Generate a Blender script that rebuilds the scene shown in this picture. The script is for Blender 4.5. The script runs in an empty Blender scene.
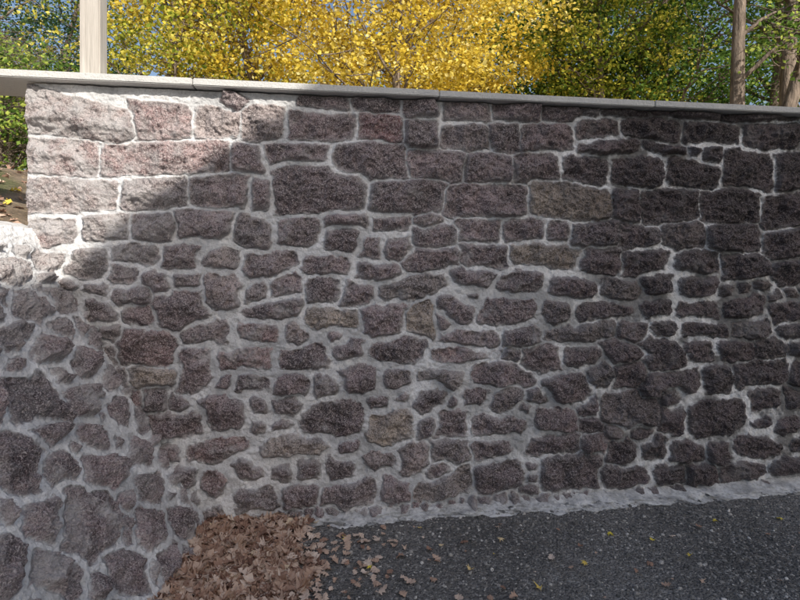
import bpy, bmesh, math, random
import numpy as np
from mathutils import Vector, Matrix
random.seed(7); RNG=np.random.default_rng(7)
S=bpy.context.scene
S.view_settings.view_transform='Standard'; S.view_settings.look='None'; S.view_settings.exposure=0
# ------------------------------------------------------------ helpers
def link(o,parent=None):
    S.collection.objects.link(o)
    if parent: o.parent=parent
    return o
def empty(name):
    e=bpy.data.objects.new(name,None); return link(e)
def np_mesh(name,verts,faces,mat,parent=None,smooth=True,attrs=None):
    me=bpy.data.meshes.new(name)
    verts=np.ascontiguousarray(verts,dtype=np.float32); faces=np.ascontiguousarray(faces,dtype=np.int32)
    m,k=faces.shape
    me.vertices.add(len(verts)); me.vertices.foreach_set('co',verts.ravel())
    me.loops.add(m*k); me.loops.foreach_set('vertex_index',faces.ravel())
    me.polygons.add(m); me.polygons.foreach_set('loop_start',np.arange(0,m*k,k,dtype=np.int32))
    try: me.polygons.foreach_set('loop_total',np.full(m,k,dtype=np.int32))
    except Exception: pass
    me.update(calc_edges=True)
    me.polygons.foreach_set('use_smooth',np.full(m,smooth,dtype=bool))
    if attrs:
        for n,a in attrs.items():
            at=me.attributes.new(n,'FLOAT','POINT'); at.data.foreach_set('value',np.ascontiguousarray(a,dtype=np.float32).ravel())
    me.validate(); me.materials.append(mat)
    return link(bpy.data.objects.new(name,me),parent)
TAB=RNG.random((256,256))
def vnoise(x,y,seed=0):
    x=x+seed*17.31; y=y+seed*9.77
    xi=np.floor(x).astype(int); yi=np.floor(y).astype(int); fx=x-xi; fy=y-yi
    fx=fx*fx*(3-2*fx); fy=fy*fy*(3-2*fy)
    a=TAB[xi&255,yi&255]; b=TAB[(xi+1)&255,yi&255]; c=TAB[xi&255,(yi+1)&255]; d=TAB[(xi+1)&255,(yi+1)&255]
    return (a*(1-fx)+b*fx)*(1-fy)+(c*(1-fx)+d*fx)*fy
def fbm(x,y,f,o=4,seed=0,gain=.5):
    t=0;a=1;n=0
    for i in range(o):
        t=t+a*(vnoise(x*f,y*f,seed+i)*2-1); n+=a; a*=gain; f*=2.03
    return t/n
def sstep(a,b,x):
    t=np.clip((x-a)/(b-a),0,1); return t*t*(3-2*t)
def box(name,p0,p1,mat,parent=None,M=None,bevel=0):
    bm=bmesh.new(); bmesh.ops.create_cube(bm,size=1)
    c=[(a+b)/2 for a,b in zip(p0,p1)]; s=[abs(b-a) for a,b in zip(p0,p1)]
    for v in bm.verts: v.co=Vector((v.co.x*s[0]+c[0],v.co.y*s[1]+c[1],v.co.z*s[2]+c[2]))
    if bevel: bmesh.ops.bevel(bm,geom=bm.edges[:],offset=bevel,segments=2,affect='EDGES')
    if M: bm.transform(M)
    me=bpy.data.meshes.new(name); bm.to_mesh(me); bm.free(); me.materials.append(mat)
    return link(bpy.data.objects.new(name,me),parent)
# ------------------------------------------------------------ node helpers
class NT:
    def __init__(s,name):
        s.m=bpy.data.materials.new(name); s.m.use_nodes=True; s.t=s.m.node_tree; s.t.nodes.clear()
        s.out=s.n('ShaderNodeOutputMaterial'); s.co=s.n('ShaderNodeTexCoord').outputs['Object']
    def n(s,k,**kw):
        x=s.t.nodes.new(k)
        for a,b in kw.items(): setattr(x,a,b)
        return x
    def l(s,a,b): s.t.links.new(a,b)
    def put(s,sock,v):
        if isinstance(v,(int,float)): sock.default_value=v
        elif isinstance(v,tuple): sock.default_value=(*v,1) if len(v)==3 else v
        else: s.l(v,sock)
    def noise(s,scale,detail=4,rough=.55,vec=None,dist=0):
        x=s.n('ShaderNodeTexNoise'); x.inputs['Scale'].default_value=scale; x.inputs['Detail'].default_value=detail
        x.inputs['Roughness'].default_value=rough; x.inputs['Distortion'].default_value=dist; s.l(vec or s.co,x.inputs['Vector']); return x.outputs['Fac']
    def voro(s,scale,feat='F1',out='Distance',vec=None):
        x=s.n('ShaderNodeTexVoronoi'); x.feature=feat; x.inputs['Scale'].default_value=scale; s.l(vec or s.co,x.inputs['Vector']); return x.outputs[out]
    def math(s,op,a,b=0,c=None):
        x=s.n('ShaderNodeMath',operation=op); s.put(x.inputs[0],a); s.put(x.inputs[1],b)
        if c is not None: s.put(x.inputs[2],c)
        return x.outputs[0]
    def mr(s,v,a,b,c=0,d=1):
        x=s.n('ShaderNodeMapRange'); x.clamp=True
        s.put(x.inputs[0],v)
        for i,k in enumerate((a,b,c,d)): s.put(x.inputs[i+1],k)
        return x.outputs[0]
    def mix(s,f,a,b,mode='MIX'):
        x=s.n('ShaderNodeMix',data_type='RGBA',blend_type=mode); s.put(x.inputs[0],f); s.put(x.inputs[6],a); s.put(x.inputs[7],b); return x.outputs[2]
    def ramp(s,f,stops,interp='LINEAR'):
        x=s.n('ShaderNodeValToRGB'); x.color_ramp.interpolation=interp; e=x.color_ramp.elements
        while len(e)<len(stops): e.new(.5)
        for i,(p,c) in enumerate(stops): e[i].position=p; e[i].color=(*c,1)
        s.put(x.inputs[0],f); return x.outputs[0]
    def attr(s,n): return s.n('ShaderNodeAttribute',attribute_name=n).outputs['Fac']
    def bump(s,h,dist,strength=1,prev=None):
        x=s.n('ShaderNodeBump'); x.inputs['Strength'].default_value=strength; x.inputs['Distance'].default_value=dist
        s.put(x.inputs['Height'],h)
        if prev: s.l(prev,x.inputs['Normal'])
        return x.outputs['Normal']
    def bsdf(s,col,rough=.85,nrm=None,spec=.3):
        x=s.n('ShaderNodeBsdfPrincipled'); s.put(x.inputs['Base Color'],col); s.put(x.inputs['Roughness'],rough)
        x.inputs['Specular IOR Level'].default_value=spec
        if nrm: s.l(nrm,x.inputs['Normal'])
        s.l(x.outputs[0],s.out.inputs[0]); return x
def simple(name,c,rough=.8,var=.25,sc=8,bump=.003,bsc=60):
    t=NT(name); n=t.noise(sc,3)
    col=t.mix(n,tuple(x*(1-var) for x in c),tuple(min(1,x*(1+var)) for x in c))
    t.bsdf(col,rough,t.bump(t.noise(bsc,2),bump)); return t.m
# ------------------------------------------------------------ materials
def stone_mat(name):
    t=NT(name)
    edge=t.attr('edge'); tint=t.attr('tint'); dark=t.attr('dark'); film_lit=t.attr('film_lit'); big=t.attr('big'); mv=t.attr('mv')
    e=t.math('ADD',edge,t.math('MULTIPLY',t.math('SUBTRACT',t.noise(48,3,.65),.5),.030))
    mort=t.mr(e,-.004,.004)
    base=t.ramp(tint,[(0,(.185,.142,.152)),(.16,(.29,.222,.232)),(.32,(.38,.285,.295)),(.46,(.32,.270,.272)),(.60,(.47,.395,.380)),(.74,(.42,.235,.238)),(.84,(.39,.34,.325)),(.93,(.58,.485,.395)),(1,(.64,.54,.45))])
    col=t.mix(big,t.mix(1.0,base,(.50,.49,.50),'MULTIPLY'),t.mix(1.0,base,(1.45,1.43,1.42),'MULTIPLY'))
    g1=t.noise(105,2,.7); g2=t.noise(190,1,.6)
    col=t.mix(t.mr(g1,.52,.65,0,.8),col,(.74,.66,.65))
    col=t.mix(t.mr(g1,.47,.37,0,.80),col,(.050,.038,.042))
    col=t.mix(t.mr(g2,.57,.68,0,.75),col,(.82,.76,.74))
    col=t.mix(t.mr(g2,.42,.32,0,.65),col,(.05,.038,.042))
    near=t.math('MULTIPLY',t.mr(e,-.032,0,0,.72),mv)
    f_=t.math('MAXIMUM',film_lit,near)
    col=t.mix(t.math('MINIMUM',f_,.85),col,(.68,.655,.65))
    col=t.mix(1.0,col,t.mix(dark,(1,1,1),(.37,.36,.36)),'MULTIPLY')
    m1=t.mix(mv,(.54,.545,.555),(.86,.86,.86))
    m1=t.mix(t.mr(g1,.52,.70,0,.50),m1,(.36,.35,.345))
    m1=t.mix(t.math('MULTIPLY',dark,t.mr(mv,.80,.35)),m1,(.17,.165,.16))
    c=t.mix(mort,col,m1)
    h=t.math('ADD',t.noise(30,5,.75),t.math('MULTIPLY',t.noise(105,2,.7),.35))
    hs=t.math('MULTIPLY',h,t.mr(edge,-.006,.006,1,.32))
    t.bsdf(c,t.mr(mort,0,1,.72,.92),t.bump(hs,.040,1.0),.35); return t.m
MAT_STONE=stone_mat('porphyry_rubble_masonry')
t=NT('concrete_coping')
c=t.mix(t.noise(5,5,.65),(.46,.46,.45),(.70,.69,.66)); c=t.mix(t.mr(t.noise(90,3,.7),.55,.75,0,.5),c,(.26,.26,.25))
t.bsdf(c,.85,t.bump(t.noise(70,3,.7),.006)); MAT_CONC=t.m
def ground_mat():
    t=NT('dark_gravel_asphalt')
    n=t.noise(1.3,4,.6); g=t.noise(120,2,.7); v=t.voro(75); vc=t.voro(75,out='Color')
    sep=t.n('ShaderNodeSeparateColor'); t.l(vc,sep.inputs[0])
    c=t.mix(t.mr(n,.3,.7),(.125,.121,.116),(.26,.252,.24))
    c=t.mix(t.mr(sep.outputs[0],.70,1,0,.8),c,(.50,.485,.46))
    c=t.mix(t.mr(g,.5,.35,0,.8),c,(.035,.035,.035))
    c=t.mix(t.mr(t.noise(14,4,.7),.53,.72,0,.6),c,(.26,.235,.195))
    h=t.math('ADD',t.math('MULTIPLY',t.mr(v,0,.6,1,0),.6),t.noise(35,4,.7))
    t.bsdf(c,.8,t.bump(h,.018,1.0)); return t.m
MAT_GROUND=ground_mat()
def soil_mat():
    t=NT('leafy_soil'); n=t.noise(3,4,.65)
    c=t.mix(t.mr(n,.35,.65),(.16,.12,.085),(.34,.27,.20)); c=t.mix(t.mr(t.noise(30,3,.7),.5,.7),c,(.40,.30,.19))
    c=t.mix(t.mr(t.noise(.9,3),.52,.62,0,.7),c,(.09,.12,.04))
    t.bsdf(c,.95,t.bump(t.noise(25,4,.75),.05)); return t.m
MAT_SOIL=soil_mat()
def foot_mat():
    t=NT('mortar_strip'); c=t.mix(t.mr(t.noise(7,5,.7),.34,.58),(.36,.36,.36),(.84,.84,.83))
    c=t.mix(t.mr(t.noise(45,4,.7),.50,.70,0,.75),c,(.24,.24,.235))
    t.bsdf(c,.92,t.bump(t.noise(40,5,.75),.016)); return t.m
MAT_FOOT=foot_mat()
def leaf_mat(name,stops,trans=.4):
    t=NT(name); c=t.ramp(t.attr('tint'),stops)
    p=t.n('ShaderNodeBsdfDiffuse'); t.put(p.inputs[0],c)
    tr=t.n('ShaderNodeBsdfTranslucent'); t.put(tr.inputs[0],c)
    mx=t.n('ShaderNodeMixShader'); mx.inputs[0].default_value=trans; t.l(p.outputs[0],mx.inputs[1]); t.l(tr.outputs[0],mx.inputs[2]); t.l(mx.outputs[0],t.out.inputs[0]); return t.m
YEL=leaf_mat('yellow_maple_foliage',[(0,(.42,.32,.04)),(.3,(.80,.60,.08)),(.7,(.93,.76,.16)),(1,(.95,.87,.42))],.45)
YGR=leaf_mat('yellow_green_foliage',[(0,(.10,.15,.025)),(.35,(.28,.34,.05)),(.7,(.64,.58,.08)),(1,(.86,.76,.18))],.45)
GRN=leaf_mat('green_foliage',[(0,(.03,.065,.015)),(.45,(.09,.17,.035)),(.8,(.21,.33,.07)),(1,(.45,.52,.11))],.4)
DGR=leaf_mat('dark_green_foliage',[(0,(.025,.055,.03)),(.6,(.06,.12,.055)),(1,(.15,.22,.09))],.3)
DRY=leaf_mat('dry_leaves',[(0,(.20,.115,.088)),(.3,(.44,.285,.21)),(.6,(.62,.46,.36)),(.88,(.78,.65,.55)),(.93,(.76,.56,.13)),(1,(.88,.74,.12))],.12)
def bark_mat():
    t=NT('bark'); mp=t.n('ShaderNodeMapping'); mp.inputs['Scale'].default_value=(1,1,.2); t.l(t.co,mp.inputs[0])
    n=t.noise(16,4,.7,mp.outputs[0]); t.bsdf(t.mix(t.mr(n,.35,.65),(.09,.07,.055),(.30,.24,.19)),.9,t.bump(n,.04)); return t.m
BARK=bark_mat()
def wood_mat():
    t=NT('weathered_post_wood'); mp=t.n('ShaderNodeMapping'); mp.inputs['Scale'].default_value=(1,1,.06); t.l(t.co,mp.inputs[0])
    n=t.noise(60,4,.6,mp.outputs[0]); t.bsdf(t.mix(t.mr(n,.3,.7),(.38,.35,.31),(.56,.52,.47)),.8,t.bump(n,.004)); return t.m
WOOD=wood_mat()
# ------------------------------------------------------------ survey: eye point used to measure the wall
F=520.0; EYE=Vector((0,0,1.6)); HY=255.0
def ray(px,py): return Vector(((px-400)/F,1,-(py-HY)/F))
def hit(px,py,o,n):
    r=ray(px,py); return EYE+r*((o-EYE).dot(n)/r.dot(n))
P1=Vector((-.4275,3.176,0)); P2=Vector((2.819,3.665,0))
EU=(P2-P1).normalized(); EZ=Vector((0,0,1)); EN=Vector((EU.y,-EU.x,0))
def wuv(px,py):
    p=hit(px,py,P1,EN)-P1; return p.dot(EU),p.z
# ------------------------------------------------------------ rubble masonry surface
def boxd(px,py,q):
    c,s=math.cos(q[4]),math.sin(q[4]); x=px-q[0]; y=py-q[1]
    X=np.abs(c*x+s*y)-q[2]; Y=np.abs(-s*x+c*y)-q[3]
    return np.hypot(np.maximum(X,0),np.maximum(Y,0))+np.minimum(np.maximum(X,Y),0)
def fill_gaps(stones,u0,u1,v0,v1,thr,step=.02):
    A,B=np.meshgrid(np.arange(u0,u1,step),np.arange(v0,v1,step),indexing='ij'); D=np.full(A.shape,9.)
    for q in stones: D=np.minimum(D,boxd(A,B,q))
    for _ in range(400):
        k=np.unravel_index(np.argmax(D),D.shape); d=D[k]
        if d<thr: break
        q=(A[k],B[k],min(d*1.35,.12),min(d*.9,.07),random.gauss(0,.3),random.choice([.1,.2,.3,.4,.5,.6]),random.uniform(.02,.045)); stones.append(q); D=np.minimum(D,boxd(A,B,q))
def masonry(name,us,vs,o,eu,ev,en,stones,gfun,slack,seed,parent,darkf,lit_palef,relief=1.0,edgefix=None,reg=0,warp=.022):
    U,V=np.meshgrid(us,vs,indexing='ij')
    Uw=U+warp*fbm(U,V,6,3,seed)+.009*fbm(U,V,34,2,seed+5)
    Vw=V+warp*.9*fbm(U,V,6,3,seed+20)+.009*fbm(U,V,34,2,seed+25)
    if reg:
        k=sstep(1.62,1.8,V)*.30*sstep(1.6,.6,U); Uw=Uw*(1-k)+U*k; Vw=Vw*(1-k)+V*k
    d1=np.full(U.shape,.5); d2=np.full(U.shape,.5); H=np.zeros(U.shape); T=np.full(U.shape,.4)
    rg=np.random.default_rng(seed)
    for (cu,cv,a,b,rot,tint,hh) in stones:
        R=math.hypot(a,b)+.12
        i0,i1=np.searchsorted(us,[cu-R,cu+R]); j0,j1=np.searchsorted(vs,[cv-R,cv+R])
        if i1<=i0 or j1<=j0: continue
        x=Uw[i0:i1,j0:j1]-cu; y=Vw[i0:i1,j0:j1]-cv
        c,s=math.cos(rot),math.sin(rot); X=c*x+s*y; Y=-s*x+c*y
        pl=[]
        up_=cv>1.72 and reg
        ja=.09 if up_ else .15
        for k in range(4):
            an=k*math.pi/2+rg.normal(0,ja); sup=a if k%2==0 else b; pl.append((an,sup))
        for k in range(4):
            an=math.pi/4+k*math.pi/2
            an=math.atan2(math.sin(an)*a,math.cos(an)*b)+rg.normal(0,.25)
            sup=(a*abs(math.cos(an))+b*abs(math.sin(an)))*rg.uniform(.80 if up_ else .72,1.08); pl.append((an,sup))
        kk=.004; acc=0
        for an,sup in pl: acc=acc+np.exp(np.clip((math.cos(an)*X+math.sin(an)*Y-sup)/kk,-60,60))
        sd=kk*np.log(acc)
        h=np.full(X.shape,9.)
        for k in range(6):
            h=np.minimum(h,hh+rg.uniform(0,.018)+rg.normal(0,.18)*X+rg.normal(0,.26)*Y)
        D1=d1[i0:i1,j0:j1]; D2=d2[i0:i1,j0:j1]; cl=sd<D1
        d2[i0:i1,j0:j1]=np.where(cl,D1,np.minimum(D2,sd)); d1[i0:i1,j0:j1]=np.where(cl,sd,D1)
        H[i0:i1,j0:j1]=np.where(cl,h,H[i0:i1,j0:j1]); T[i0:i1,j0:j1]=np.where(cl,tint,T[i0:i1,j0:j1])
    g=gfun(U,V)
    edge=np.maximum(d1-slack+g,(d1-d2)*.5+g)
    if edgefix is not None: edge=edgefix(U,V,edge)
    rough=.016*fbm(U,V,10,3,seed+50)+.015*fbm(U,V,26,3,seed+60,.65)+.008*fbm(U,V,70,2,seed+66)
    rough=rough-.018*np.abs(fbm(U,V,13,2,seed+70))
    inside=sstep(.003,-.014,edge)
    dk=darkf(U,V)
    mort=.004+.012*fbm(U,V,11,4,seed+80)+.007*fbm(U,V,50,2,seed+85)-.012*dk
    h=mort*(1-inside)+inside*relief*(np.clip(H,.008,.08)+rough*1.25)
    P=np.array(o)[None,None,:]+U[...,None]*np.array(eu)+V[...,None]*np.array(ev)+h[...,None]*np.array(en)
    nu,nv=U.shape; idx=np.arange(nu*nv).reshape(nu,nv)
    f=np.stack([idx[:-1,:-1],idx[1:,:-1],idx[1:,1:],idx[:-1,1:]],-1).reshape(-1,4)
    big=np.clip(.5+1.2*fbm(U,V,9,4,seed+100,.6),0,1)
    film_lit=.70*sstep(.14,.62,fbm(U,V,4.5,5,seed+110,.65))+lit_palef(U,V)*np.clip(.55+1.1*fbm(U,V,15,4,seed+120,.65),0,1)  # random mortar film plus the painted-in paleness of lit areas
    mv=np.clip(.55+1.4*fbm(U,V,5,5,seed+130,.65),0,1)
    return np_mesh(name,P.reshape(-1,3),f,MAT_STONE,parent,True,dict(edge=edge,tint=T,dark=dk,film_lit=film_lit,big=big,mv=mv))
M=[(28,132,103,137,.62),(136,193,106,138,.78),(196,240,110,138,.6),(243,285,110,139,.6),(288,355,112,140,.3),(358,403,115,140,.74),
(300,350,97,109,.2),(352,400,98,112,.1),(402,440,100,117,.3),(442,490,102,121,.4),(405,437,120,147,.4),(440,487,125,150,.45),(490,520,123,150,.1),(492,540,103,121,.2),(522,574,124,150,.3),(543,600,105,121,.1),(577,620,117,137,.8),(602,650,106,116,.1),(622,680,119,140,.1),(652,720,108,118,.2),(683,740,121,143,.05),(722,800,110,121,.1),(743,800,124,147,.1),(577,640,140,154,.3),(803,870,112,128,.1),(803,860,130,150,.1),
(28,98,141,174,.66),(101,228,143,174,.68),(232,262,146,172,.2),(264,328,143,163,.35),(331,405,144,179,.05),(407,463,150,179,.35),(466,511,153,181,.2),(514,560,152,181,.15),(562,608,156,183,.1),(610,665,157,186,.1),(642,690,143,155,.1),(667,720,158,188,.05),(722,775,150,187,.1),(777,850,153,190,.1),
(28,118,180,213,.62),(122,186,178,208,.45),(190,248,175,206,.35),(250,271,180,208,.2),(273,367,166,213,.0),(372,443,182,213,.12),(445,527,185,216,.3),(529,610,183,219,.95),(612,640,190,220,.3),(642,700,191,222,.05),(702,760,190,222,.1),(762,840,193,226,.1),
(28,78,217,248,.65),(82,130,214,242,.5),(132,175,214,240,.4),(178,230,211,238,.3),(233,272,220,247,.45),(275,318,216,245,.4),(322,360,228,252,.2),(324,368,214,226,.35),(358,382,236,258,.4),(385,412,235,258,.35),(372,408,215,232,.3),(414,455,227,246,.2),(458,500,219,242,.3),(502,545,220,241,.3),(547,570,222,241,.3),(572,618,223,246,.1),(620,660,225,246,.15),(664,704,225,249,.55),(708,760,226,252,.05),(762,830,230,256,.1),
(68,110,248,280,.5),(112,160,243,264,.45),(162,200,243,270,.35),(202,243,250,268,.6),(245,300,250,275,.4),(304,352,255,273,.25),(404,460,250,270,.3),(355,400,261,280,.3),(462,508,245,268,.35),(512,576,243,266,.93),(578,620,249,270,.2),(623,670,250,272,.1),(672,720,252,276,.1),(722,770,256,280,.05),(772,835,260,286,.1),
(117,176,331,366,.68),(305,358,309,328,.95),(300,362,399,440,.1),(368,416,408,443,.97),(262,332,431,458,.88),(340,377,363,394,.15),(364,402,304,335,.3),(406,434,307,335,.93),(178,214,346,392,.35),(225,277,484,509,.05),(283,318,484,508,.2),(322,376,482,508,.4),(380,410,480,502,.3),(412,472,478,500,.85),(474,524,460,491,.05),(538,600,452,490,.05),(132,180,366,385,.95),(205,242,276,306,.62),(240,300,300,322,.2),(420,462,362,386,.85),(306,342,280,302,.05),(150,205,410,440,.3),(207,247,395,432,.2),(110,150,286,306,.05),(155,205,290,325,.15),(480,540,296,325,.3),(520,560,345,372,.25),(575,640,300,322,.1),(600,660,395,425,.6),(640,690,340,372,.1),(690,745,400,440,.1),(437,470,408,438,.3),(545,590,375,400,.2)]
stones=[]
def add_px(x0,x1,y0,y1,t,rot=0):
    a=wuv(x0,(y0+y1)/2); b=wuv(x1,(y0+y1)/2); c=wuv((x0+x1)/2,y0); d=wuv((x0+x1)/2,y1)
    stones.append(((a[0]+b[0])/2,(c[1]+d[1])/2,(b[0]-a[0])/2+.002,(c[1]-d[1])/2+.002,rot,t,random.uniform(.022,.060)))
for (x0,x1,y0,y1,tt) in M:
    add_px(x0,x1,y0,y1,tt,random.gauss(0,(.025 if x0<550 else .07) if y0<215 else .10))
def covered(x,y,hw,hh):
    for (x0,x1,y0,y1,_) in M:
        if x0-hw*.45<x<x1+hw*.45 and y0-hh*.45<y<y1+hh*.45: return True
    return False
y=286.0
while y<500:
    rh=random.uniform(21,28); x=40+random.uniform(0,30)
    while x<1080:
        w=random.choice([28,33,38,42,48,54,60,66])*random.uniform(.85,1.15)
        if x>620: w*=.92
        bow=5*math.sin(x/60+y)+random.uniform(-4,4)-max(0,(x-330))*.03*max(0,(y-255)/260)
        cx=x+w/2; cy=y+bow; h=rh*random.uniform(.82,1.15)
        tt=random.choice([0,.08,.15,.2,.25,.3,.35,.4,.45,.5,.55,.62,.3,.2,.1,.68,.84,.95 if random.random()<.5 else .3])
        if not covered(cx,cy,w/2,h/2):
            add_px(x+1,x+w-1,cy-h/2+.5,cy+h/2-.5,tt,random.gauss(0,.16))
        x+=w
    y+=rh+.5
for yy in (113,145,177,208,240,270):
    x=855
    while x<1080:
        w=random.uniform(40,80); add_px(x,x+w-3,yy-14,yy+14,random.choice([.05,.1,.2,.3]),random.gauss(0,.04)); x+=w
x=250
while x<900:
    w=random.uniform(8,17); yy=512-(x-330)*.063+random.uniform(-3,3)
    if random.random()<.8: add_px(x,x+w-3,yy-4,yy+4,random.choice([.1,.3,.5]),random.gauss(0,.3))
    x+=w
uL=wuv(28,150)[0]; uR=4.7; VT=2.57
fill_gaps(stones,uL,uR,.04,VT-.06,.040)
wall=empty('stone_retaining_wall')
us=np.arange(uL,uR,.0050); vs=np.arange(-.03,VT,.0050)
def darkf(U,V):  # darkens the stone to the right, painting in the weaker skylight there
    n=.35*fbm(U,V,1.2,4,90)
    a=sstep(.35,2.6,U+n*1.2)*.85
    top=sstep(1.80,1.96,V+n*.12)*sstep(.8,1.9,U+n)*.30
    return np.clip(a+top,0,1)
def lit_palef(U,V):  # pales the stones in the sunlit corner; sun brightness put into the colour
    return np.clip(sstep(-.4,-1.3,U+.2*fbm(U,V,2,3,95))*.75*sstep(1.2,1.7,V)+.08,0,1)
def g_main(U,V):
    mid=sstep(1.85,1.65,V)
    return np.clip(.0108+.0042*mid+(.008+.005*mid)*1.6*fbm(U,V,2.2,3,43)+.008*fbm(U,V,11,2,44),.003,.04)
masonry('stone_face',us,vs,P1,EU,EZ,EN,stones,g_main,.034,3,wall,darkf,lit_palef,1.0,None,1,.018)
MW=Matrix.Translation(P1)@Matrix(((EU.x,-EN.x,0,0),(EU.y,-EN.y,0,0),(0,0,1,0),(0,0,0,1)))
MORT=simple('wall_core_mortar',(.62,.61,.60),.9,.3,6,.012,40)
box('wall_core',(uL+.004,.036,-.3),(uR-.01,.30,2.566),MORT,wall,MW)
cu=uL-.55; k=0
cop=empty('coping'); cop.parent=wall
while cu<uR:
    L=1.45; dz=random.uniform(-.002,.002)
    box('slab_%d'%k,(cu+.002,-.078+random.uniform(-.002,.002),2.574+dz),(cu+L-.002,.31,2.616+dz),MAT_CONC,cop,MW,.005); cu+=L; k+=1
# ------------------------------------------------------------ battered wing wall
W0=Vector((-1.122,3.071,0)); W1=Vector((-1.903,2.954,1.43)); WB=Vector((-1.085,2.41,0))
ES=(WB-W0).normalized(); upv=(W1-W0); WN=ES.cross(upv).normalized()
if WN.z<0: WN=-WN
ET=WN.cross(ES).normalized()
if ET.z<0: ET=-ET
def guv(px,py):
    p=hit(px,py,W0,WN)-W0; return p.dot(ES),p.dot(ET)
G=[(35,398,40,30,.0),(18,465,30,38,.1),(48,430,25,13,.1),(92,438,20,14,.2),(62,468,24,15,.3),(103,470,24,18,.3),(92,520,32,34,.2),(42,522,24,26,.3),(55,575,34,24,.4),(128,575,26,24,.2),(150,528,18,22,.35),(8,565,22,30,.3),(118,410,17,12,.2),(78,402,14,16,.3),(150,490,20,14,.4),(170,565,14,22,.3),(180,520,12,18,.2),(88,368,20,12,.3),(45,348,24,10,.35),(12,338,20,12,.4),(10,368,16,10,.3),(62,328,16,8,.4),(30,306,22,12,.5),(-20,310,24,20,.5),(-25,350,28,20,.4),(-25,400,30,24,.3),(62,300,14,10,.6),(12,272,22,12,.62),(45,262,16,10,.6),(-30,275,24,14,.6),(120,445,10,8,.4),(110,378,14,12,.4),(135,452,12,14,.3),(98,340,12,12,.4),(185,492,8,14,.3)]
stones2=[];random.seed(11)
for (px,py,rx,ry,tt) in G:
    s_,t_=guv(px,py)
    a=max(.05,min(.2,math.hypot(*(np.array(guv(px+rx,py))-np.array(guv(px-rx,py))))/2))
    b=max(.045,min(.17,math.hypot(*(np.array(guv(px,py+ry))-np.array(guv(px,py-ry))))/2))
    d=np.array(guv(px+rx,py))-np.array(guv(px-rx,py)); rot=math.atan2(d[1],d[0])
    stones2.append((s_,t_,a*.86,b*.86,rot,tt,random.uniform(.03,.055)))
tmax=1.75/ET.z
tries=0
while tries<9000:
    tries+=1
    s_=random.uniform(0,4.2); t_=random.uniform(0.02,tmax-.03); r=random.uniform(.07,.12) if tries<6000 else random.uniform(.045,.06)
    if all(math.hypot(s_-q[0],(t_-q[1]))>(r+min(q[2],q[3])*.5+max(q[2],q[3])*.5)*.98 for q in stones2):
        stones2.append((s_,t_,r*random.uniform(.95,1.25),r*random.uniform(.75,1),random.uniform(-.6,.6),random.choice([.05,.1,.2,.3,.4,.5]),random.uniform(.03,.055)))
wing=empty('battered_stone_wing_wall')
us2=np.concatenate([np.arange(-.12,1.75,.0042),np.arange(1.75,4.3,.011)]); vs2=np.arange(-.04,tmax,.0042)
def dark2(U,V): return np.clip(.02+.12*fbm(U,V,1.5,3,77),0,1)
def lit_pale2(U,V): return np.clip(.26+sstep(1.25,1.65,V+.06*fbm(U,V,5,3,78))*.7,0,1)  # skylight on the tilted face and sun at its top, painted as paler stone
def efix(U,V,e):
    e=np.maximum(e, (V-(tmax-.13)+.05*fbm(U,V,6,3,79))*.5)
    return np.maximum(e,(.070+.045*fbm(U,V,5,3,82)-U)*.6)
def g_wing(U,V): return np.clip(.0175+.007*fbm(U,V,2.5,3,46)+.004*fbm(U,V,12,2,47),.004,.04)
masonry('stone_face',us2,vs2,W0,ES,ET,WN,stones2,g_wing,.070,9,wing,dark2,lit_pale2,1.15,efix)
top=W0+ET*tmax
s_=np.arange(-.1,4.3,.02); q=np.linspace(0,1,14)
SS,QQ=np.meshgrid(s_,q,indexing='ij')
cx=-.34*QQ; cz=.05*np.sin(QQ*math.pi*.55)+.018*fbm(SS,QQ*.34,9,4,31)*np.minimum(1,QQ*8)
Pn=np.array(top)[None,None]+SS[...,None]*np.array(ES)
Pn[...,0]+=cx; Pn[...,2]+=cz-.004
idx=np.arange(SS.size).reshape(SS.shape); ff=np.stack([idx[:-1,:-1],idx[1:,:-1],idx[1:,1:],idx[:-1,1:]],-1).reshape(-1,4)
np_mesh('mortar_crown',Pn.reshape(-1,3),ff,MORT,wing)
# ------------------------------------------------------------ ground
me=bpy.data.meshes.new('ground'); me.from_pydata([(-400,-400,0),(400,-400,0),(400,400,0),(-400,400,0)],[],[(0,1,2,3)]); me.materials.append(MAT_GROUND)
link(bpy.data.objects.new('ground',me))
XT=top.x
def terr(u,w):
    X=P1.x+u*EU.x-w*EN.x
    left=sstep(uL+.3,uL-.05,u)
    D=np.maximum(0,XT-.05-X)+.55*np.maximum(0,w)
    zl=1.70+.30*np.maximum(0,np.minimum(D,2.2)-.05)+.03*fbm(u,w,1.8,4,51)*np.minimum(1,D*3)
    zr=2.30+.06*fbm(u,w,.7,4,52)
    z=left*zl+(1-left)*zr; far=sstep(3,12,w); return z*(1-far)+far*(2.35+.25*fbm(u,w,.12,3,53))
def sheetm(name,A,B,mat,parent):
    Z=terr(A,B)
    P=np.array(P1)[None,None]+A[...,None]*np.array(EU)-B[...,None]*np.array(EN); P[...,2]=Z
    i=np.arange(A.size).reshape(A.shape); f=np.stack([i[:-1,:-1],i[1:,:-1],i[1:,1:],i[:-1,1:]],-1).reshape(-1,4)
    return np_mesh(name,P.reshape(-1,3),f,mat,parent)
ter=empty('terrain')
ug=np.concatenate([np.linspace(-300,-12,20),np.arange(-11.8,8,.08),np.linspace(8.2,300,20)])
wg=np.concatenate([np.arange(.25,12,.10),np.linspace(12.3,350,30)])
sheetm('upper_slope',*np.meshgrid(ug,wg,indexing='ij'),MAT_SOIL,ter)
wg2=np.arange(-4.4,.26,.03); dist=np.concatenate([np.linspace(300,12,15),np.linspace(11.5,0,140)])
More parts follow.
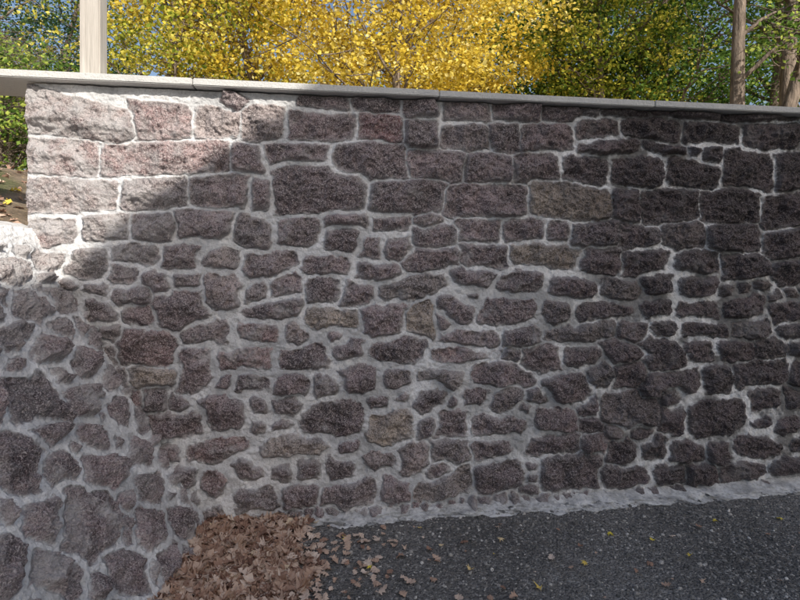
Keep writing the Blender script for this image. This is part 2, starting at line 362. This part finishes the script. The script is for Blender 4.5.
B=np.broadcast_to(wg2[None],(len(dist),len(wg2))); u0=(XT-.05-P1.x+wg2*EN.x)/EU.x; u0=np.minimum(u0,np.where(wg2>-.03,uL+.003,9)); A=u0[None]-dist[:,None]
sheetm('side_bank',A,B,MAT_SOIL,ter)
ua=np.arange(-.62,uR,.01); q=np.linspace(0,1,16); A,Q=np.meshgrid(ua,q,indexing='ij')
wd=.115+.06*sstep(.3,2.2,A)+.08*fbm(A,A*0+3.3,3.5,4,61)+.05*fbm(A,Q,14,3,62)
Zf=.004+(.030*(1-Q)**1.6)+.012*fbm(A,Q*.15,22,4,63)*(1-Q**3); Zf=np.where(Q>=.999,-.004,Zf)
P=np.array(P1)[None,None]+A[...,None]*np.array(EU)+(Q*wd-.01)[...,None]*np.array(EN); P[...,2]=Zf
i=np.arange(A.size).reshape(A.shape); f=np.stack([i[:-1,:-1],i[1:,:-1],i[1:,1:],i[:-1,1:]],-1).reshape(-1,4)
np_mesh('mortar_footing_strip',P.reshape(-1,3),f,MAT_FOOT)
# ------------------------------------------------------------ scattering
def rotmats(yaw,tx,ty):
    cz,sz=np.cos(yaw),np.sin(yaw); cx,sx=np.cos(tx),np.sin(tx); cy,sy=np.cos(ty),np.sin(ty); o=np.zeros_like(yaw); l=o+1
    Rz=np.stack([cz,-sz,o,sz,cz,o,o,o,l],-1).reshape(-1,3,3); Rx=np.stack([l,o,o,o,cx,-sx,o,sx,cx],-1).reshape(-1,3,3); Ry=np.stack([cy,o,sy,o,l,o,-sy,o,cy],-1).reshape(-1,3,3)
    return Ry@Rx@Rz
def scatter(name,tv,tf,pos,R,sc,mat,tint,parent=None,smooth=False):
    N=len(pos); tvv=np.broadcast_to(tv,(N,)+tv.shape[-2:])
    V=np.einsum('nij,nkj->nki',R,tvv)*sc[:,None,None]+pos[:,None,:]
    k=tvv.shape[1]; Fc=(tf[None]+(np.arange(N)*k)[:,None,None]).reshape(-1,tf.shape[1])
    return np_mesh(name,V.reshape(-1,3),Fc,mat,parent,smooth,dict(tint=np.repeat(tint,k)))
def oak_leaf():
    n=11; t_=np.linspace(0,1,n); w=.32*np.sin(np.pi*np.clip(t_,0,1)**.85)**.6*(1+.42*np.cos(t_*np.pi*7.0)); w[0]=.012; w[-1]=.02; 
    v=[];f=[]
    for a,b in zip(t_,w): v+= [(-b,a-.5,0),(0,a-.5,0),(b,a-.5,0)]
    for a in range(n-1):
        o=a*3; f+=[(o,o+1,o+4,o+3),(o+1,o+2,o+5,o+4)]
    return np.array(v,float),np.array(f)
OV,OF=oak_leaf()
def maple_leaf():
    ang=[-90,-60,-35,-12,8,28,45,62,78,90]; rad=[.12,.42,.22,.50,.28,.34,.62,.30,.36,.72]
    right=[(r*math.cos(math.radians(a)),r*math.sin(math.radians(a))) for a,r in zip(ang,rad)]
    out=[(0,-.15)]+right[1:-1]+[(0,.72)]+[(-x,y) for x,y in right[1:-1][::-1]]
    v=[(0,0,0)]+[(x,y,0) for x,y in out]; n=len(out); f=[(0,1+i,1+(i+1)%n) for i in range(n)]
    return np.array(v,float)*.8,np.array(f)
MV,MF=maple_leaf()
def curl(tv,N,amt):
    V=np.repeat(tv[None],N,0); a=RNG.normal(0,amt,N)[:,None]; b=RNG.normal(0,amt,N)[:,None]; c_=RNG.uniform(-amt*.5,amt,N)[:,None]
    V[...,2]=a*V[...,0]**2*4+b*V[...,1]**2*2+c_*np.abs(V[...,0])+RNG.normal(0,.03,V[...,2].shape); return V
pile=empty('leaf_pile')
def pile_mask(x,y):
    right=-.42-.08*(y-2.4)/.7+.10*fbm(x,y,4,3,71)
    return sstep(0,.25,right-x+.06)*sstep(-1.22,-1.10,x+.0)*sstep(3.2,3.05,y+ .15*(-x-1.1))
def pile_h(x,y): return pile_mask(x,y)*(.010+.020*sstep(-.5,-1.05,x)+.016*fbm(x,y,6,3,72))
xs=np.arange(-1.3,-.1,.02); ys=np.arange(.9,3.12,.02); A,B=np.meshgrid(xs,ys,indexing='ij')
P=np.stack([A,B,pile_h(A,B)-.006],-1); i=np.arange(A.size).reshape(A.shape); f=np.stack([i[:-1,:-1],i[1:,:-1],i[1:,1:],i[:-1,1:]],-1).reshape(-1,4)
np_mesh('leaf_litter_base',P.reshape(-1,3),f,simple('leaf_litter',(.20,.13,.09),.95,.4,40,.02,60),pile)
def pile_leaves(name,tv,tf,N,size):
    x=RNG.uniform(-1.25,-.15,N*3); y=RNG.uniform(.95,3.12,N*3); m=pile_mask(x,y); keep=RNG.random(N*3)<m**.7; x=x[keep][:N]; y=y[keep][:N]; n=len(x)
    z=pile_h(x,y)+RNG.uniform(.0,.028,n)
    R=rotmats(RNG.uniform(0,6.28,n),RNG.normal(0,.36,n),RNG.normal(0,.36,n)); sc=RNG.uniform(*size,n)
    scatter(name,curl(tv,n,.35),tf,np.stack([x,y,z],-1),R,sc,DRY,np.clip(RNG.beta(1.3,1.3,n)*.9,0,.9),pile)
pile_leaves('oak_leaves',OV,OF,3200,(.05,.09)); pile_leaves('maple_leaves',MV,MF,1200,(.045,.085))
gl=empty('fallen_leaves')
def strays(name,tv,tf,x,y,size,tint):
    n=len(x); R=rotmats(RNG.uniform(0,6.28,n),RNG.normal(0,.16,n),RNG.normal(0,.16,n))
    scatter(name,curl(tv,n,.25),tf,np.stack([x,y,np.full(n,.014)],-1),R,RNG.uniform(*size,n),DRY,tint,gl)
n=260; x=-.50+np.abs(RNG.normal(0,.32,n)); y=RNG.uniform(1.6,2.98,n); strays('near_pile',OV,OF,x,y,(.02,.065),RNG.uniform(.1,.9,n))
n=190; x=RNG.uniform(-.6,4.2,n); y=RNG.uniform(.5,3.1,n); strays('oak_strays',OV,OF,x,y,(.015,.05),RNG.uniform(.1,.9,n))
n=80; x=RNG.uniform(-.6,4.0,n); y=RNG.uniform(.5,3.1,n); strays('maple_strays',MV,MF,x,y,(.015,.045),RNG.uniform(.2,1,n))
gx=[];gy=[]
for px,py in [(346,541),(420,530),(652,542),(585,565),(470,572),(715,522),(500,541),(780,520),(690,558),(370,568),(610,535),(540,590)]:
    p=hit(px,py,Vector((0,0,0)),EZ); gx.append(p.x); gy.append(p.y)
strays('yellow_strays',MV,MF,np.array(gx),np.array(gy),(.04,.055),RNG.uniform(.9,1,len(gx)))
n=1200; w=RNG.uniform(-1.6,3.5,n); u=uL-.05-RNG.uniform(0,1,n)**1.5*5+np.minimum(0,w)*.15; z=terr(u,w)+.012
P=np.array(P1)[None]+u[:,None]*np.array(EU)-w[:,None]*np.array(EN); P[:,2]=z
P=P[P[:,0]<XT-.1]; n=len(P)
scatter('bank_leaves',curl(OV,n,.3),OF,P,rotmats(RNG.uniform(0,6.28,n),RNG.normal(0,.3,n),RNG.normal(0,.3,n)),RNG.uniform(.04,.08,n),DRY,RNG.uniform(.1,1,n),gl)
bm=bmesh.new(); bmesh.ops.create_icosphere(bm,subdivisions=1,radius=1); IV=np.array([v.co[:] for v in bm.verts]); IF=np.array([[v.index for v in f_.verts] for f_ in bm.faces]); bm.free()
def gravel_mat():
    t=NT('gravel_stones'); t.bsdf(t.ramp(t.attr('tint'),[(0,(.09,.09,.087)),(.6,(.24,.232,.22)),(.9,(.44,.42,.39)),(1,(.68,.66,.62))]),.8); return t.m
n=26000; x=RNG.uniform(-1.1,4.3,n); y=RNG.uniform(.9,3.75,n)
x0=(x-P1.x); lim=P1.y+x0*(EU.y/EU.x)-.10; k=(y<lim)&(vnoise(x*3,y*3,4)>.2); x=x[k];y=y[k]; n=len(x)
sc=np.clip(RNG.lognormal(-5.25,.48,n),.0025,.018)
V=IV[None]*(1+RNG.normal(0,.18,(n,len(IV),1))); V=V*np.stack([np.ones(n),RNG.uniform(.6,1,n),RNG.uniform(.4,.8,n)],-1)[:,None,:]
scatter('gravel',V,IF,np.stack([x,y,sc*.15],-1),rotmats(RNG.uniform(0,6.28,n),RNG.normal(0,.2,n),RNG.normal(0,.2,n)),sc,gravel_mat(),RNG.random(n)**1.3)
# ------------------------------------------------------------ post
post=empty('wooden_post'); pc=hit(94,60,P1-EN*.15,EN); up=(pc-P1).dot(EU)
box('shaft',(up-.056,.09,2.619),(up+.056,.20,5.2),WOOD,post,MW,.006)
box('base_shoe',(up-.060,.086,2.6185),(up+.060,.204,2.628),simple('galvanised_steel',(.4,.4,.4),.5),post,MW,.002)
# ------------------------------------------------------------ trees
def tube(pts,rad,V,Fc,seg=8):
    b=len(V)
    for i,(p,r) in enumerate(zip(pts,rad)):
        d=(pts[min(i+1,len(pts)-1)]-pts[max(i-1,0)]).normalized()
        a=Vector((1,0,0))-d*d.x
        if a.length<.1: a=Vector((0,1,0))-d*d.y
        a.normalize(); c=d.cross(a)
        for k in range(seg):
            an=2*math.pi*k/seg; V.append(tuple(p+(a*math.cos(an)+c*math.sin(an))*r*(1+.1*math.sin(3*an+i))))
    for i in range(len(pts)-1):
        for k in range(seg): Fc.append((b+i*seg+k,b+i*seg+(k+1)%seg,b+(i+1)*seg+(k+1)%seg,b+(i+1)*seg+k))
def wander(p,d,L,n,w,rn):
    pts=[p.copy()]
    for i in range(n):
        d=(d+Vector((rn.gauss(0,w),rn.gauss(0,w),rn.gauss(0,w*.6)+.03))).normalized(); p=p+d*(L/n); pts.append(p.copy())
    return pts,d
KV=np.array([(0,-.5,0),(.34,-.05,.06),(0,.55,-.03),(-.34,-.05,.06)]); KF=np.array([[0,1,2,3]])
def tree(name,base,h,r,zc,mat,nclus,nleaf,lsize=.10,trunk_r=.14,seed=1,clr=.38,lean=(0,0),flat=.85,tbase=(.5,.25),multi=1,limbs=3):
    rn=random.Random(seed); rg=np.random.default_rng(seed); root=empty(name); V=[];Fc=[]
    base=Vector(base); cc=Vector((base.x+lean[0],base.y+lean[1],zc)); tips=[]
    for mtr in range(multi):
        b0=base+Vector((rn.uniform(-.3,.3)*(mtr>0),rn.uniform(-.3,.3)*(mtr>0),0))
        d0=(cc+Vector((0,0,h*.3))-b0).normalized(); 
        if mtr: d0=(d0+Vector((rn.uniform(-.3,.3),rn.uniform(-.2,.2),0))).normalized()
        pts,_=wander(b0,d0,h,12,.06,rn); rad=[trunk_r*(1-.075*i)+(.05*trunk_r if i==0 else 0) for i in range(13)]; tube(pts,rad,V,Fc,10)
        for i in range(3,13):
            for j in range(limbs):
                an=rn.uniform(0,6.28); d=Vector((math.cos(an),math.sin(an),rn.uniform(.4,1.2))).normalized()
                q,dd=wander(pts[i],d,r*rn.uniform(.6,1.05),7,.16,rn); r0=rad[i]*.4; tube(q,[r0*(1-.12*t_) for t_ in range(8)],V,Fc,6); 
                for m_ in range(2,8):
                    for _ in range(2):
                        an=rn.uniform(0,6.28); d=Vector((math.cos(an),math.sin(an),rn.uniform(-.2,.7))).normalized()
                        q2,_d=wander(q[m_],d,r*rn.uniform(.15,.4),4,.2,rn); tube(q2,[r0*.3*(1-.2*t_)+.002 for t_ in range(5)],V,Fc,4); tips.append(q2[-1]); tips.append(q2[2])
    np_mesh('trunk_and_limbs',np.array(V),np.array(Fc),BARK,root)
    tips=np.array([tuple(x) for x in tips]); 
    n1=nclus//2; C=[tips[rg.integers(0,len(tips),n1)]]
    u=rg.normal(0,1,(nclus-n1,3)); u/=np.linalg.norm(u,axis=1)[:,None]; rr=rg.uniform(.35,1,(nclus-n1,1))**.6
    C.append(np.array(cc)[None]+u*rr*np.array([r,r,r*flat])); C=np.concatenate(C)
    n=len(C); ct=rg.normal(0,.16,n); cs=rg.uniform(.5,1.25,n)
    ids=np.repeat(np.arange(n),nleaf); L=rg.normal(0,1,(len(ids),3))*np.array([clr,clr,clr*.6])*cs[ids][:,None]+C[ids]
    tint=np.clip(tbase[0]+ct[ids]+rg.normal(0,tbase[1],len(ids)),0,1)
    N=len(ids); R=rotmats(rg.uniform(0,6.28,N),rg.normal(0,.8,N),rg.normal(0,.8,N))
    scatter('foliage',KV,KF,L,R,rg.uniform(.5,1.2,N)*lsize,mat,tint,root)
ZG=2.3
def bx(px,d): return (px-400)/F*d
tree('yellow_maple_tree',(bx(400,11),11,ZG),7,3.3,7.0,YEL,220,120,.10,.13,1,.34)
tree('yellow_maple_tree',(bx(270,12.5),12.5,ZG),8,3.4,7.6,YEL,220,120,.105,.15,2,.36)
tree('yellow_maple_tree',(bx(460,13),13,ZG),8,2.7,7.2,YEL,180,120,.105,.15,3,.36)
tree('linden_tree',(bx(165,11),11,ZG),7,2.7,7.0,YGR,150,110,.095,.12,4,.34,tbase=(.68,.22))
tree('linden_tree',(bx(600,13.5),13.5,ZG),8,2.3,6.6,YGR,130,110,.10,.14,5,.36,tbase=(.50,.25))
tree('beech_tree',(bx(560,15),15,ZG),9,2.6,7.6,GRN,150,110,.105,.16,10,.40,tbase=(.55,.25))
tree('beech_tree',(bx(670,14),14,ZG),9,3.6,7.4,GRN,230,120,.105,.2,6,.40,tbase=(.52,.24))
tree('beech_tree',(bx(775,12.5),12.5,ZG),9,3.2,7.6,GRN,160,100,.10,.17,7,.38,tbase=(.55,.25))
tree('spruce_tree',(bx(45,15),15,ZG),9,2.6,6.2,DGR,110,120,.09,.16,8,.36)
tree('spruce_tree',(bx(-40,11),11,ZG),8,2.5,5.6,DGR,110,100,.09,.16,9,.36)
tree('oak_tree',(bx(736,9),9,ZG),9,2.4,10.6,GRN,60,70,.09,.14,21,.35,lean=(-.3,0),limbs=1)
tree('oak_tree',(bx(764,8.6),8.6,ZG),9,2.4,11.0,GRN,60,70,.09,.13,22,.35,lean=(.15,0),limbs=1,tbase=(.7,.2))
tree('oak_tree',(bx(786,9.3),9.3,ZG),9,2.4,10.8,GRN,60,70,.09,.16,23,.35,lean=(-.1,0),limbs=1)
tree('elder_shrub',(-4.75,6.2,2.15),1.6,1.0,2.9,GRN,90,90,.06,.03,31,.20,tbase=(.75,.2),multi=3)
tree('elder_shrub',(-6.2,7.2,2.2),2.0,1.3,3.1,GRN,90,90,.07,.03,32,.24,tbase=(.6,.2),multi=3)
def mass(name,mat,x0,x1,y0,y1,z0,z1,nc,nl,ls,seed,tb,parent):
    rg=np.random.default_rng(seed); C=np.stack([rg.uniform(x0,x1,nc),rg.uniform(y0,y1,nc),np.zeros(nc)],-1)
    topz=z1*(.72+.3*vnoise(C[:,0]*.16,C[:,0]*0,seed)); C[:,2]=z0+(topz-z0)*rg.random(nc)**.8
    ids=np.repeat(np.arange(nc),nl); L=rg.normal(0,1,(len(ids),3))*np.array([.9,.9,.5])+C[ids]; ct=rg.normal(0,.2,nc)
    N=len(ids); return scatter(name,KV,KF,L,rotmats(rg.uniform(0,6.28,N),rg.normal(0,.8,N),rg.normal(0,.8,N)),rg.uniform(.6,1.3,N)*ls,mat,np.clip(tb+ct[ids]+rg.normal(0,.15,N),0,1),parent)
dw=empty('distant_woodland')
mass('yellowing_foliage',YGR,-34,8,26,34,2.3,16,250,80,.28,41,.65,dw)
mass('green_foliage',GRN,3,42,24,34,2.3,18,380,80,.28,42,.55,dw)
mass('dark_foliage',DGR,-40,-12,22,30,2.3,10,160,80,.26,43,.5,dw)
# ------------------------------------------------------------ house behind the viewer (casts the diagonal shade)
SD=Vector((.5,-.75,.58)).normalized()
hs=empty('gabled_house'); PL=simple('render_plaster',(.78,.76,.71),.9,.05,3,.004,50); RT=simple('roof_tiles',(.22,.09,.06),.8,.3,12,.03,14); GL=simple('window_glass',(.03,.035,.04),.1,.1); WF=simple('white_frame',(.75,.75,.73),.5,.05)
def sh(p,yy): 
    k=(p.y-yy)/(-SD.y); return p+SD*k
A_=sh(hit(303,97,P1,EN),-6); B_=sh(hit(124,217,P1,EN),-6)
Dw=hit(0,298,W0,WN); D_=sh(Dw,-6)
sl=(A_.z-B_.z)/(A_.x-B_.x); RX=7.7; RZ=A_.z+(RX-A_.x)*sl; sl2=(B_.z-D_.z)/(B_.x-D_.x); EX=2.9; EZz=D_.z-(D_.x-EX)*sl2
prof=[(EX,EZz),(B_.x,B_.z),(RX,RZ),(2*RX-B_.x,B_.z),(2*RX-EX,EZz)]
y0,y1=-6.0,-16.0
v=[];f=[]
for yy in (y0,y1):
    for x_,z_ in prof: v.append((x_,yy,z_))
for yy in (y0,y1):
    for x_,z_ in prof: v.append((x_,yy,z_-.18))
for i in range(4): f+=[(i,i+1,i+6,i+5),(10+i,15+i,16+i,11+i),(i,10+i,11+i,i+1),(5+i,6+i,16+i,15+i)]
f+=[(0,5,15,10),(4,14,19,9)]
me=bpy.data.meshes.new('roof'); me.from_pydata(v,[],f); me.materials.append(RT); link(bpy.data.objects.new('roof',me),hs)
wp=[(EX+.4,0),(EX+.4,EZz+.2),(B_.x+.1,B_.z-.2),(RX,RZ-.2),(2*RX-B_.x-.1,B_.z-.2),(2*RX-EX-.4,EZz+.2),(2*RX-EX-.4,0)]
v=[(x_,yy,z_) for yy in (y0-.3,y1+.3) for x_,z_ in wp]; f=[tuple(range(7)),tuple(range(13,6,-1))]+[(i,i+7,(i+1)%7+7,(i+1)%7) for i in range(7)]
me=bpy.data.meshes.new('walls'); me.from_pydata(v,[],f); me.materials.append(PL); link(bpy.data.objects.new('walls',me),hs)
for k,(wx,wz) in enumerate([(4.6,1),(7,1),(11.2,1),(4.9,4),(7.7,4),(10.6,4),(7.7,7)]):
    box('window_frame_%d'%k,(wx-.6,y0-.32,wz),(wx+.6,y0-.26,wz+1.4),WF,hs); box('window_pane_%d'%k,(wx-.52,y0-.28,wz+.08),(wx+.52,y0-.25,wz+1.32),GL,hs)
box('door',(8.6,y0-.32,0),(9.6,y0-.25,2.1),simple('door_paint',(.12,.07,.04),.5),hs)
# ------------------------------------------------------------ light, sky, camera
w=bpy.data.worlds.new('World'); S.world=w; w.use_nodes=True; nt=w.node_tree; bg=nt.nodes['Background']; sk=nt.nodes.new('ShaderNodeTexSky'); sk.sky_type='NISHITA'; sk.sun_disc=False
el=math.asin(SD.z); az=math.atan2(SD.x,SD.y); sk.sun_elevation=el; sk.sun_rotation=az; sk.air_density=1; sk.dust_density=3
nt.links.new(sk.outputs[0],bg.inputs[0]); bg.inputs[1].default_value=.15
ld=bpy.data.lights.new('sun','SUN'); ld.energy=5; ld.angle=math.radians(.4); ld.color=(1,.94,.85); lo=bpy.data.objects.new('sun',ld); link(lo); lo.rotation_euler=(SD).to_track_quat('Z','Y').to_euler(); lo.location=(0,0,20)
cd=bpy.data.cameras.new('camera'); cd.sensor_width=36; cd.lens=36*F/800; cd.shift_y=-(300-HY)/800; cd.clip_end=1500; cd.clip_start=.05
co=bpy.data.objects.new('camera',cd); link(co); co.location=EYE; co.rotation_euler=(math.radians(90),0,0); S.camera=co
